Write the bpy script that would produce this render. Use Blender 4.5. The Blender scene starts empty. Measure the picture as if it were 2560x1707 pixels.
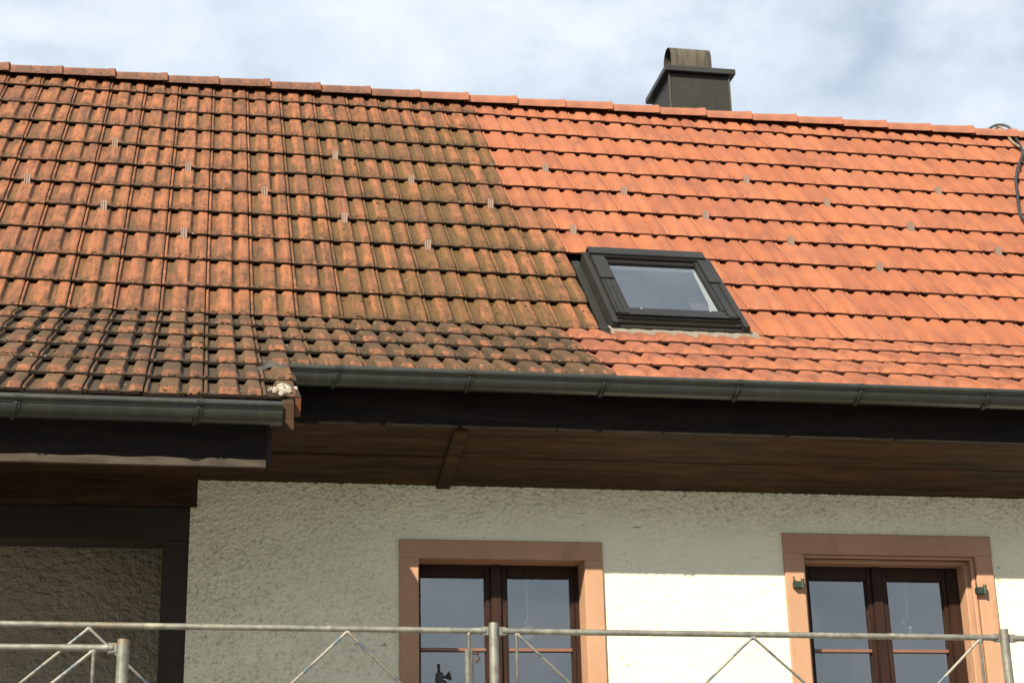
import bpy, bmesh, math, random
from mathutils import Vector, Matrix
random.seed(7)
S = bpy.context.scene
C = S.collection
rad = math.radians

# ------------------------------------------------------------------ camera
cam = bpy.data.cameras.new('camera')
cam_o = bpy.data.objects.new('camera', cam); C.objects.link(cam_o)
CR = ((0.98253, -0.18472, -0.02278), (0.03816, 0.31971, -0.94675), (0.18217, 0.92933, 0.32117))
m = Matrix((( CR[0][0], -CR[1][0], -CR[2][0]), (CR[0][1], -CR[1][1], -CR[2][1]), (CR[0][2], -CR[1][2], -CR[2][2]))).to_4x4()
m.translation = (0.98212, -7.16645, -2.55601)
cam_o.matrix_world = m
cam.sensor_width = 36.0
cam.lens = 36.0 * 4210.3 / 2560
cam.clip_start = 0.05; cam.clip_end = 2000
S.camera = cam_o

# ------------------------------------------------------------------ world
SUN = Vector((-0.76, -1.0, 0.85)).normalized()      # towards the sun
elev = math.asin(SUN.z); rot = math.atan2(SUN.x, SUN.y) % (2 * math.pi)
W = bpy.data.worlds.new('World'); S.world = W; W.use_nodes = True
nt = W.node_tree; nt.nodes.clear()
def N(t, ty, **k):
    n = t.nodes.new(ty)
    for a, v in k.items():
        if a[0] == '_': n.inputs[a[1:].replace('_', ' ')].default_value = v
        else: setattr(n, a, v)
    return n
def ramp(t, src, stops, interp='LINEAR'):
    r = t.nodes.new('ShaderNodeValToRGB'); cr = r.color_ramp; cr.interpolation = interp
    while len(cr.elements) < len(stops): cr.elements.new(0.5)
    for e, (p, c) in zip(cr.elements, stops):
        e.position = p; e.color = (c, c, c, 1) if isinstance(c, (int, float)) else (*c, 1)
    t.links.new(src, r.inputs[0]); return r.outputs[0]
sky = N(nt, 'ShaderNodeTexSky', sky_type='NISHITA', sun_disc=False, sun_elevation=elev, sun_rotation=rot)
tc = N(nt, 'ShaderNodeTexCoord')
mp = N(nt, 'ShaderNodeMapping'); mp.inputs['Scale'].default_value = (1.0, 1.0, 1.7); mp.inputs['Location'].default_value = (0.15, 0.55, 0.30)
nt.links.new(tc.outputs['Generated'], mp.inputs[0])
n1 = N(nt, 'ShaderNodeTexNoise', _Scale=3.2, _Detail=8.0, _Roughness=0.52, _Distortion=0.35)
n2 = N(nt, 'ShaderNodeTexNoise', _Scale=11.0, _Detail=8.0, _Roughness=0.55, _Distortion=0.2)
nt.links.new(mp.outputs[0], n1.inputs[0]); nt.links.new(mp.outputs[0], n2.inputs[0])
cv = nt.nodes.new('ShaderNodeMix'); cv.data_type = 'FLOAT'; cv.inputs[0].default_value = .42; nt.links.new(n1.outputs[0], cv.inputs[2]); nt.links.new(n2.outputs[0], cv.inputs[3])
cover = ramp(nt, cv.outputs[0], [(0.40, 0.64), (0.475, 0.84), (0.56, 0.97)])
white = ramp(nt, n2.outputs[0], [(0.32, (0.54, 0.62, 0.72)), (0.50, (0.62, 0.70, 0.79)), (0.68, (0.73, 0.79, 0.85))])
bg1 = N(nt, 'ShaderNodeBackground', _Strength=0.055); nt.links.new(sky.outputs[0], bg1.inputs[0])
bg2 = N(nt, 'ShaderNodeBackground', _Strength=0.56); nt.links.new(white, bg2.inputs[0])
mx = N(nt, 'ShaderNodeMixShader'); out = N(nt, 'ShaderNodeOutputWorld')
nt.links.new(cover, mx.inputs[0]); nt.links.new(bg1.outputs[0], mx.inputs[1]); nt.links.new(bg2.outputs[0], mx.inputs[2])
nt.links.new(mx.outputs[0], out.inputs[0])

sun = bpy.data.lights.new('sun', 'SUN'); sun.energy = 4.6; sun.angle = rad(0.5); sun.color = (1.0, 0.885, 0.67)
sun_o = bpy.data.objects.new('sun', sun); C.objects.link(sun_o)
sun_o.rotation_euler = SUN.to_track_quat('Z', 'Y').to_euler(); sun_o.location = (-6, -10, 6)

S.view_settings.view_transform = 'Standard'; S.view_settings.look = 'None'
S.view_settings.exposure = 1.15; S.view_settings.gamma = 1.0; S.view_settings.use_curve_mapping = False

# ------------------------------------------------------------------ materials
def mat(name):
    M = bpy.data.materials.new(name); M.use_nodes = True
    t = M.node_tree; b = t.nodes['Principled BSDF']
    return M, t, b
def mixc(t, fac, a, b, mode='MIX'):
    n = t.nodes.new('ShaderNodeMix'); n.data_type = 'RGBA'; n.blend_type = mode
    for s, v in ((n.inputs[0], fac), (n.inputs[6], a), (n.inputs[7], b)):
        if hasattr(v, 'is_output'): t.links.new(v, s)
        elif isinstance(v, (int, float)): s.default_value = v
        else: s.default_value = (*v, 1)
    return n.outputs[2]
def math_(t, op, a, b=0.0, c=0.0, clamp=False):
    n = t.nodes.new('ShaderNodeMath'); n.operation = op; n.use_clamp = clamp
    for s, v in zip(n.inputs, (a, b, c)):
        if hasattr(v, 'is_output'): t.links.new(v, s)
        else: s.default_value = v
    return n.outputs[0]
def noise(t, scale, detail=4, rough=.55, vec=None, dist=0.0, stretch=None):
    if vec is None:
        vec = t.nodes.new('ShaderNodeTexCoord').outputs['Object']
    if stretch:
        q = t.nodes.new('ShaderNodeMapping'); q.inputs['Scale'].default_value = stretch; t.links.new(vec, q.inputs[0]); vec = q.outputs[0]
    n = N(t, 'ShaderNodeTexNoise', _Scale=scale, _Detail=float(detail), _Roughness=rough, _Distortion=dist)
    t.links.new(vec, n.inputs['Vector']); return n.outputs[0]
def bump(t, b, h, strength, dist):
    n = N(t, 'ShaderNodeBump', _Strength=strength, _Distance=dist)
    t.links.new(h, n.inputs['Height']); t.links.new(n.outputs[0], b.inputs['Normal'])
def plain(name, c1, c2, rough=.6, scale=8, bs=0.2, bd=.003, metal=0.0, stretch=None, spec=.5):
    M, t, b = mat(name)
    nz = noise(t, scale, 6, .6, stretch=stretch)
    col = mixc(t, ramp(t, nz, [(.3, 0), (.7, 1)]), c1, c2)
    t.links.new(col, b.inputs['Base Color']); b.inputs['Roughness'].default_value = rough; b.inputs['Metallic'].default_value = metal
    b.inputs['Specular IOR Level'].default_value = spec
    if bs: bump(t, b, noise(t, scale * 6, 4, .6, stretch=stretch), bs, bd)
    return M

def tile_material():
    """tv: R random per tile, G profile height (0 pan .. 1 rib), B along the tile (0 top .. 1 lip, >1 front face), A dirt"""
    M, t, b = mat('roof_tile')
    at = N(t, 'ShaderNodeAttribute', attribute_name='tv')
    sp = t.nodes.new('ShaderNodeSeparateColor'); t.links.new(at.outputs['Color'], sp.inputs[0])
    rnd, hgt, alo = sp.outputs[0], sp.outputs[1], sp.outputs[2]; dirt = at.outputs['Alpha']
    at2 = N(t, 'ShaderNodeAttribute', attribute_name='tw')
    sq = t.nodes.new('ShaderNodeSeparateColor'); t.links.new(at2.outputs['Color'], sq.inputs[0])
    flare, olive, edge = sq.outputs[0], sq.outputs[1], sq.outputs[2]; flank_sh = at2.outputs['Alpha']
    uvv = N(t, 'ShaderNodeAttribute', attribute_name='tc').outputs['Vector']      # roof coordinates + tile offset
    tcO = t.nodes.new('ShaderNodeTexCoord').outputs['Object']
    # cleaned clay
    nA = noise(t, 5.0, 4, .5, uvv, .3, stretch=(1.0, .75, 1))
    nB = noise(t, 22., 5, .6, uvv, stretch=(1.6, .5, 1))
    clean = mixc(t, ramp(t, nA, [(.36, 0), (.50, .55), (.64, 1)]), (.185, .066, .038), (.278, .098, .044))
    clean = mixc(t, math_(t, 'MULTIPLY', ramp(t, nB, [(.40, 0), (.72, 1)]), .5), clean, (.300, .100, .050))
    clean = mixc(t, ramp(t, rnd, [(.0, .30), (.5, 0), (1., 0)]), clean, (.175, .050, .028))
    clean = mixc(t, ramp(t, rnd, [(.6, 0), (1., .28)]), clean, (.310, .122, .070))
    # weathered clay
    nC = noise(t, 9.0, 6, .62, uvv, .4)
    old = mixc(t, ramp(t, nC, [(.36, 0), (.60, 1)]), (.132, .050, .022), (.250, .094, .040))
    old = mixc(t, ramp(t, rnd, [(0., .55), (.45, 0)]), old, (.105, .043, .026))
    old = mixc(t, ramp(t, rnd, [(.7, 0), (1., .45)]), old, (.225, .085, .045))
    nT = noise(t, 13., 3, .5, uvv, .15, stretch=(2.6, .16, 1))
    old = mixc(t, ramp(t, nT, [(.38, .75), (.47, 0)]), old, (.118, .052, .032))
    old = mixc(t, ramp(t, nT, [(.53, 0), (.62, .7)]), old, (.262, .098, .044))
    # moss film: stronger in the pans, in the olive zone and in patches
    nD = noise(t, 7.0, 6, .6, tcO, .5)
    nE = noise(t, 34., 5, .65, tcO)
    mo = math_(t, 'ADD', math_(t, 'MULTIPLY', math_(t, 'SUBTRACT', 1.0, hgt), math_(t, 'ADD', .20, math_(t, 'MULTIPLY', olive, .62))), math_(t, 'MULTIPLY', nD, 1.1))
    mo = math_(t, 'ADD', mo, math_(t, 'MULTIPLY', olive, .43))
    mo = math_(t, 'ADD', mo, math_(t, 'MULTIPLY', nE, .35)); mo = math_(t, 'ADD', mo, math_(t, 'MULTIPLY', math_(t, 'SUBTRACT', .5, nT), .95))
    mo = math_(t, 'ADD', mo, math_(t, 'MULTIPLY', rnd, .26))
    mossf = math_(t, 'MULTIPLY', ramp(t, mo, [(.98, 0), (1.0, .0)]) , 0.0)
    mossf = math_(t, 'MULTIPLY', math_(t, 'SUBTRACT', mo, 1.04), 2.0, clamp=True)
    mossf = math_(t, 'MULTIPLY', mossf, .86)
    mosscol = mixc(t, nE, (.038, .025, .007), (.125, .072, .018))
    old = mixc(t, mossf, old, mosscol)
    # grime in the flared rows: grey-black pans, top of ribs greenish
    gp = math_(t, 'MULTIPLY', flare, ramp(t, math_(t, 'ADD', hgt, math_(t, 'MULTIPLY', math_(t, 'SUBTRACT', nE, .5), .9)), [(.30, .92), (.80, .0)]))
    old = mixc(t, gp, old, mixc(t, nD, (.014, .010, .006), (.046, .032, .014)))
    gt = math_(t, 'MULTIPLY', flare, math_(t, 'MULTIPLY', ramp(t, alo, [(.60, .95), (.755, .88), (.82, 0)]), ramp(t, nE, [(.34, .55), (.50, 1)])))
    old = mixc(t, gt, old, mixc(t, rnd, (.038, .025, .011), (.098, .054, .021)))
    nS = noise(t, 6.5, 5, .65, tcO, .3, stretch=(6.0, .8, .8))
    old = mixc(t, ramp(t, nS, [(.52, 0), (.66, .68)]), old, (.040, .024, .011))
    old = mixc(t, math_(t, 'MULTIPLY', math_(t, 'MULTIPLY', flank_sh, .55), ramp(t, nE, [(.32, .5), (.55, 1)])), old, (.034, .019, .010))  # shade on the right-hand rib flanks painted into the clay colour
    clean = mixc(t, math_(t, 'MULTIPLY', flank_sh, .16), clean, (.12, .034, .018))  # fainter painted flank shade on the cleaned tiles
    clean = mixc(t, math_(t, 'MULTIPLY', math_(t, 'MULTIPLY', flare, ramp(t, alo, [(.60, .55), (.80, .35), (.86, 0)])), ramp(t, nD, [(.44, 0), (.58, 1)])), clean, (.115, .046, .028))
    # dark crust near the lower lip
    cr = math_(t, 'MULTIPLY', ramp(t, alo, [(.70, 0), (.98, 1)]), ramp(t, nE, [(.40, 0), (.58, 1)]))
    old = mixc(t, math_(t, 'MULTIPLY', cr, .85), old, (.026, .016, .009))
    # dark blotches
    nF = noise(t, 60., 4, .7, tcO)
    old = mixc(t, ramp(t, nF, [(.585, 0), (.67, .85)]), old, (.026, .014, .008))
    # pale lichen
    nG = noise(t, 31., 3, .5, tcO, .6)
    nH = noise(t, 4.0, 2, .5, tcO)
    li = math_(t, 'MULTIPLY', ramp(t, nG, [(.69, 0), (.715, 1)]), ramp(t, nH, [(.42, .3), (.55, 1)]))
    li = math_(t, 'MULTIPLY', li, math_(t, 'ADD', .35, math_(t, 'MULTIPLY', flare, .65)))
    old = mixc(t, li, old, (.28, .26, .21))
    clean = mixc(t, math_(t, 'MULTIPLY', ramp(t, nF, [(.66, 0), (.74, .55)]), 1.0), clean, (.11, .033, .018))
    col = mixc(t, dirt, clean, old)
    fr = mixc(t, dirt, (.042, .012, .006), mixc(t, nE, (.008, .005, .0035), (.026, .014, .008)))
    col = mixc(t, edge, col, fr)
    t.links.new(col, b.inputs['Base Color'])
    b.inputs['Roughness'].default_value = .82; b.inputs['Specular IOR Level'].default_value = .35
    h = math_(t, 'ADD', math_(t, 'MULTIPLY', nE, .6), math_(t, 'MULTIPLY', nF, .4))
    bump(t, b, h, .55, .0035)
    return M
M_tile = tile_material()

def plaster(name, c1, c2, k=1.0, ns=1.0):
    M, t, b = mat(name)
    o = t.nodes.new('ShaderNodeTexCoord').outputs['Object']
    big = noise(t, 2.2, 4, .5, o); fine = noise(t, 45 * ns, 4, .55, o, .5); mid = noise(t, 26 * ns, 2, .5, o, .25, stretch=(1, 1, 1.3))
    col = mixc(t, ramp(t, big, [(.3, 0), (.7, 1)]), c1, c2)
    sp = t.nodes.new('ShaderNodeSeparateXYZ'); t.links.new(o, sp.inputs[0])
    # coarser roughcast towards the corner and in the top band, finer render elsewhere
    cx = math_(t, 'MULTIPLY', math_(t, 'SUBTRACT', 2.15, sp.outputs[0]), 1.0, clamp=True)
    cz = math_(t, 'MULTIPLY', math_(t, 'ADD', sp.outputs[2], 1.14), 4.2, clamp=True)
    pn = noise(t, 2.6, 3, .5, o)
    rm = math_(t, 'ADD', math_(t, 'MAXIMUM', cx, cz), math_(t, 'MULTIPLY', math_(t, 'SUBTRACT', pn, .5), .9), clamp=True)
    rm = math_(t, 'ADD', math_(t, 'MULTIPLY', rm, .88), .12) if k < 1.2 else math_(t, 'MAXIMUM', rm, 1.0)
    KB = k
    lump = noise(t, 30 * ns, 3, .62, o, .15, stretch=(1, 1, 1.25)); cav_shade = noise(t, 17 * ns, 4, .6, o, .5, stretch=(1, 1, 2.2))
    cva = N(t, 'ShaderNodeAttribute', attribute_name='cav_shade').outputs['Fac']
    col = mixc(t, math_(t, 'MULTIPLY', cva, .60), col, (.155, .140, .095))  # shade in the hollows of the relief, painted into the plaster colour
    pit_shade = math_(t, 'MULTIPLY', ramp(t, cav_shade, [(.27, 1), (.35, 0)]), ramp(t, pn, [(.42, .35), (.6, .9)]))
    col = mixc(t, pit_shade, col, (.16, .145, .11))  # shade of small pits added as dark colour spots
    streak = ramp(t, noise(t, 5, 4, .6, o, .6, stretch=(1, 1, 2)), [(.35, .22), (.6, 0)])
    col = mixc(t, math_(t, 'MULTIPLY', streak, rm), col, (.36, .34, .25))
    t.links.new(col, b.inputs['Base Color']); b.inputs['Roughness'].default_value = .95; b.inputs['Specular IOR Level'].default_value = .1
    h = math_(t, 'MULTIPLY', math_(t, 'ADD', math_(t, 'MULTIPLY', lump, 1.0), math_(t, 'MULTIPLY', fine, .35)), rm)
    bump(t, b, h, .6 if KB < 1.2 else 1.0, .012 if KB < 1.2 else .035)
    return M
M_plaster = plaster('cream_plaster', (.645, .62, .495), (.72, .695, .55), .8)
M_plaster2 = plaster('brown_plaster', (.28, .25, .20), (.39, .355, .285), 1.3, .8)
M_sand = plain('painted_sandstone', (.325, .190, .122), (.385, .228, .148), .9, 5, .35, .004, spec=.2)
def weather(M, lo, colr, scale, st):
    t = M.node_tree; b = t.nodes['Principled BSDF']; src = b.inputs['Base Color'].links[0].from_socket
    f = ramp(t, noise(t, scale, 6, .65, dist=.5, stretch=st), [(lo, 0), (lo + .14, .55)])
    t.links.new(mixc(t, f, src, colr), b.inputs['Base Color'])
weather(M_sand, .56, (.22, .125, .080), 7.0, (1.5, 1.5, .6)); weather(M_sand, .66, (.50, .36, .27), 22.0, (1, 1, 1))
M_wood = plain('stained_wood', (.009, .0045, .0025), (.066, .030, .010), .75, 3.0, .3, .003, stretch=(1.0, 9, 9), spec=.25)
M_woodD = plain('dark_wood', (.010, .006, .004), (.020, .012, .008), .8, 4.0, .3, .003, stretch=(1.2, 8, 8))
M_fascia = plain('dark_fascia', (.006, .0048, .0034), (.014, .0105, .0075), .8, 4.0, .2, .002, stretch=(1, 6, 6), spec=.15)
M_bare = plain('weathered_board', (.020, .014, .010), (.066, .050, .038), .9, 9, .5, .004, stretch=(1, 4, 4))
M_gutter = plain('coated_gutter', (.011, .014, .0115), (.018, .022, .018), .42, 2.5, .08, .002, stretch=(1, 3, 3))
M_strap = plain('gutter_strap', (.034, .038, .033), (.050, .056, .048), .4, 8, .05)
M_frame = plain('window_wood', (.013, .0062, .0045), (.034, .0145, .0095), .6, 6.0, .25, .002, stretch=(8, 8, 1), spec=.18)
M_bar = plain('glazing_bar_paint', (.15, .070, .048), (.18, .085, .058), .5, 6, .1)
M_zinc = plain('skylight_metal', (.008, .0078, .0065), (.016, .015, .0125), .5, 3.5, .12, .002, metal=.2)
M_zincD = plain('skylight_dark_metal', (.005, .0048, .004), (.012, .011, .009), .6, 7.0, .3, .002)  # darker metal for frame, flashing and apron
M_sheet = plain('chimney_sheet', (.007, .0062, .0036), (.0135, .0118, .0068), .6, 3.0, .15, .002)
M_capm = plain('chimney_cap_metal', (.009, .0095, .010), (.019, .019, .0185), .5, 4.0, .15, .002)
M_trim = plain('chimney_trim', (.035, .032, .024), (.05, .045, .033), .6, 4.0, .1)
def hood_mat():
    M, t, b = mat('stained_hood')
    st = noise(t, 9, 5, .6, stretch=(3.2, .4, .45)); st2 = noise(t, 20, 5, .6, stretch=(2.4, .6, .6))
    col = mixc(t, ramp(t, st, [(.36, 0), (.60, 1)]), (.018, .016, .011), (.062, .053, .036))
    col = mixc(t, ramp(t, st2, [(.62, 0), (.72, .7)]), col, (.15, .135, .11))
    t.links.new(col, b.inputs['Base Color']); b.inputs['Roughness'].default_value = .7
    return M
M_hood = hood_mat()
M_black = plain('black_rubber', (.010, .010, .011), (.020, .020, .022), .5, 9, .1)
M_rope = plain('pale_rope', (.15, .12, .075), (.23, .19, .13), .9, 60, .8, .004)
M_guard = plain('guard_metal', (.19, .125, .098), (.27, .195, .16), .6, 30, .2, .001, metal=.2)
M_pale = plain('pale_lead', (.12, .105, .085), (.19, .17, .14), .9, 25, .5, .003)
M_silver = plain('bare_aluminium', (.40, .40, .40), (.50, .50, .49), .35, 10, .1, metal=.6)
M_mortar = plain('lime_mortar', (.22, .17, .13), (.36, .34, .30), .95, 30, .8, .006)
M_lining = plain('white_lining', (.72, .74, .70), (.78, .80, .76), .7, 4, .05)
M_room = plain('room_wall', (.05, .05, .052), (.08, .08, .08), .9, 2, 0)
M_grnd = plain('ground_gravel', (.115, .110, .095), (.17, .16, .14), .95, 1.5, .3, .02)
M_under = plain('roof_underlay', (.012, .010, .009), (.02, .016, .013), .9, 5, 0)
M_green = plain('green_iron', (.010, .022, .015), (.018, .036, .025), .5, 20, .2)
def galv():
    M, t, b = mat('galvanised_tube')
    a = noise(t, 26, 5, .6); c = noise(t, 9, 4, .6)
    col = mixc(t, ramp(t, a, [(.35, 0), (.65, 1)]), (.12, .12, .105), (.21, .21, .19))
    col = mixc(t, ramp(t, c, [(.60, 0), (.68, .8)]), col, (.34, .32, .26))
    col = mixc(t, ramp(t, noise(t, 5.5, 5, .7), [(.60, 0), (.66, .6)]), col, (.17, .11, .055))
    t.links.new(col, b.inputs['Base Color']); b.inputs['Roughness'].default_value = .55; b.inputs['Metallic'].default_value = .35
    bump(t, b, a, .4, .002); return M
M_galv = galv()
def brace_mat():
    M, t, b = mat('painted_brace')
    c = noise(t, 14, 4, .6)
    col = mixc(t, ramp(t, c, [(.52, 0), (.58, .8)]), (.24, .235, .21), (.07, .11, .17))
    col = mixc(t, ramp(t, noise(t, 30, 4, .6), [(.62, 0), (.68, .8)]), col, (.17, .09, .05))
    t.links.new(col, b.inputs['Base Color']); b.inputs['Roughness'].default_value = .6; b.inputs['Metallic'].default_value = .2
    return M
M_brace = brace_mat()
def glass(name, ior, tint, floor=0.0):
    M = bpy.data.materials.new(name); M.use_nodes = True; t = M.node_tree; t.nodes.clear()
    o = N(t, 'ShaderNodeOutputMaterial'); tr = N(t, 'ShaderNodeBsdfTransparent'); gl = N(t, 'ShaderNodeBsdfGlossy', _Roughness=0.01)
    tr.inputs[0].default_value = (*tint, 1); fr = N(t, 'ShaderNodeFresnel', _IOR=ior); mx = N(t, 'ShaderNodeMixShader')
    bp = N(t, 'ShaderNodeBump', _Strength=.06, _Distance=.02); t.links.new(noise(t, 3.5, 2, .4), bp.inputs['Height'])
    t.links.new(bp.outputs[0], gl.inputs['Normal'])
    gb = t.nodes.new('ShaderNodeNewGeometry'); t.links.new(math_(t, 'MULTIPLY', math_(t, 'ADD', fr.outputs[0], floor, clamp=True), math_(t, 'SUBTRACT', 1.0, gb.outputs['Backfacing'])), mx.inputs[0]); t.links.new(tr.outputs[0], mx.inputs[1]); t.links.new(gl.outputs[0], mx.inputs[2]); t.links.new(mx.outputs[0], o.inputs[0])
    return M
M_glass = glass('window_glass', 2.1, (.90, .93, .92), .15)
M_glassS = glass('skylight_glass', 2.1, (.90, .92, .92), .20)
M_bulb = glass('bulb_glass', 2.2, (.8, .84, .86), .45)
M_globe, _t, _b = mat('opal_globe'); _b.inputs['Base Color'].default_value = (.92, .92, .88, 1); _b.inputs['Roughness'].default_value = .3

weather(M_gutter, .52, (.030, .032, .026), 6.0, (3.0, 1, .5)); weather(M_gutter, .68, (.06, .055, .042), 26.0, (1, 1, .5))
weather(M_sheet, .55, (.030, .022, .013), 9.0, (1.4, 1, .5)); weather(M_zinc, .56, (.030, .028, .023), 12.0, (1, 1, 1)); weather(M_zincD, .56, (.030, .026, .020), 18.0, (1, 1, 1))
weather(M_fascia, .55, (.022, .017, .012), 5.0, (.6, 4, 5)); weather(M_wood, .56, (.085, .045, .018), 3.0, (1.0, 3, 3))

# ------------------------------------------------------------------ helpers
def link(name, bm, material, parent=None, loc=(0, 0, 0), smooth=False):
    me = bpy.data.meshes.new(name); bmesh.ops.recalc_face_normals(bm, faces=bm.faces[:]) if smooth != 'raw' else None
    bm.to_mesh(me); bm.free()
    o = bpy.data.objects.new(name, me); C.objects.link(o); me.materials.append(material)
    if smooth: 
        for p in me.polygons: p.use_smooth = True
    put(o, parent, loc); return o
WORLD = {}
def put(o, parent, loc=(0, 0, 0)):
    loc = Vector(loc); WORLD[o.name] = loc
    if parent is not None:
        o.parent = parent; o.location = loc - WORLD[parent.name]
    else: o.location = loc
def tag(o, label=None, cat=None, group=None, kind=None):
    if label: o['label'] = label
    if cat: o['category'] = cat
    if group: o['group'] = group
    if kind: o['kind'] = kind
    return o
def thing(name, loc, label, cat, group=None):
    o = bpy.data.objects.new(name, None); C.objects.link(o); o.empty_display_size = .1; put(o, None, loc)
    return tag(o, label, cat, group)
def box(bm, x0, x1, y0, y1, z0, z1, bev=0.0, fn=None):
    r = bmesh.ops.create_cube(bm, size=1.0)['verts']
    for v in r:
        v.co = Vector(((x0 + x1) / 2 + v.co.x * (x1 - x0), (y0 + y1) / 2 + v.co.y * (y1 - y0), (z0 + z1) / 2 + v.co.z * (z1 - z0)))
    if bev:
        es = list({e for v in r for e in v.link_edges})
        r = bmesh.ops.bevel(bm, geom=es, offset=bev, segments=2, affect='EDGES')['verts']
        r = list({v for v in r})
    if fn:
        vs = set(r)
        for v in list(vs):
            for e in v.link_edges:
                vs.add(e.other_vert(v))
        for v in vs: v.co = fn(v.co.x, v.co.y, v.co.z)
def boxes(name, lst, material, parent, bev=0.0, fn=None, smooth=False):
    bm = bmesh.new()
    for b in lst:
        bb = bmesh.new(); box(bb, *b, bev=bev)
        if fn:
            for v in bb.verts: v.co = fn(v.co.x, v.co.y, v.co.z)
        me = bpy.data.meshes.new('t'); bb.to_mesh(me); bb.free(); bm.from_mesh(me); bpy.data.meshes.remove(me)
    return link(name, bm, material, parent, smooth=smooth)
def tube(bm, pts, r, seg=12, caps=True, jitter=0.0):
    pts = [Vector(p) for p in pts]; rings = []
    up = Vector((0, 0, 1))
    d0 = (pts[1] - pts[0]).normalized()
    ref = up if abs(d0.z) < .9 else Vector((0, 1, 0))
    for i, p in enumerate(pts):
        d = ((pts[min(i + 1, len(pts) - 1)] - pts[max(i - 1, 0)])).normalized()
        a = d.cross(ref).normalized(); b = a.cross(d)
        rr = r if not isinstance(r, (list, tuple)) else r[i]
        rings.append([bm.verts.new(p + (a * math.cos(q) + b * math.sin(q)) * rr * (1 + random.uniform(-jitter, jitter))) for q in [2 * math.pi * k / seg for k in range(seg)]])
    for A, B in zip(rings, rings[1:]):
        for k in range(seg): bm.faces.new((A[k], A[(k + 1) % seg], B[(k + 1) % seg], B[k]))
    if caps: bm.faces.new(rings[0]); bm.faces.new(list(reversed(rings[-1])))
def bez(pts, n=8):
    P = [Vector(p) for p in pts]; P = [2 * P[0] - P[1]] + P + [2 * P[-1] - P[-2]]; o = []
    for i in range(1, len(P) - 2):
        for k in range(n):
            t = k / n
            o.append(.5 * ((2 * P[i]) + (P[i + 1] - P[i - 1]) * t + (2 * P[i - 1] - 5 * P[i] + 4 * P[i + 1] - P[i + 2]) * t * t + (-P[i - 1] + 3 * P[i] - 3 * P[i + 1] + P[i + 2]) * t ** 3))
    o.append(P[-2]); return o

# ------------------------------------------------------------------ roof geometry (w: tile width)
w = .2; E_ = .29831; A_ = .79494; B_ = .4963; E2 = .30175; DL = .01842
ca, sa, cb, sb = math.cos(A_), math.sin(A_), math.cos(B_), math.sin(B_)
def RP(x, s, n): return Vector((x, s * ca - n * sa, s * sa + n * ca))          # main slope: s up the slope from the kink
def FP(x, t, n): return Vector((x, -t * cb - n * sb, -t * sb + n * cb))        # flare: t down from the kink
def linepos(j): return (11 - j) * E_ - DL if j < 11 else 0.0
GZ = -4.5
X0, X1 = -7, 38

ground = boxes('ground', [(-300, 300, -300, 300, GZ - .2, GZ)], M_grnd, None); tag(ground, 'pale gravel ground round the house', kind='structure')
house = thing('house', (2, 0, GZ), 'cream plastered house with a half cleaned red tiled roof', 'house')

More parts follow.
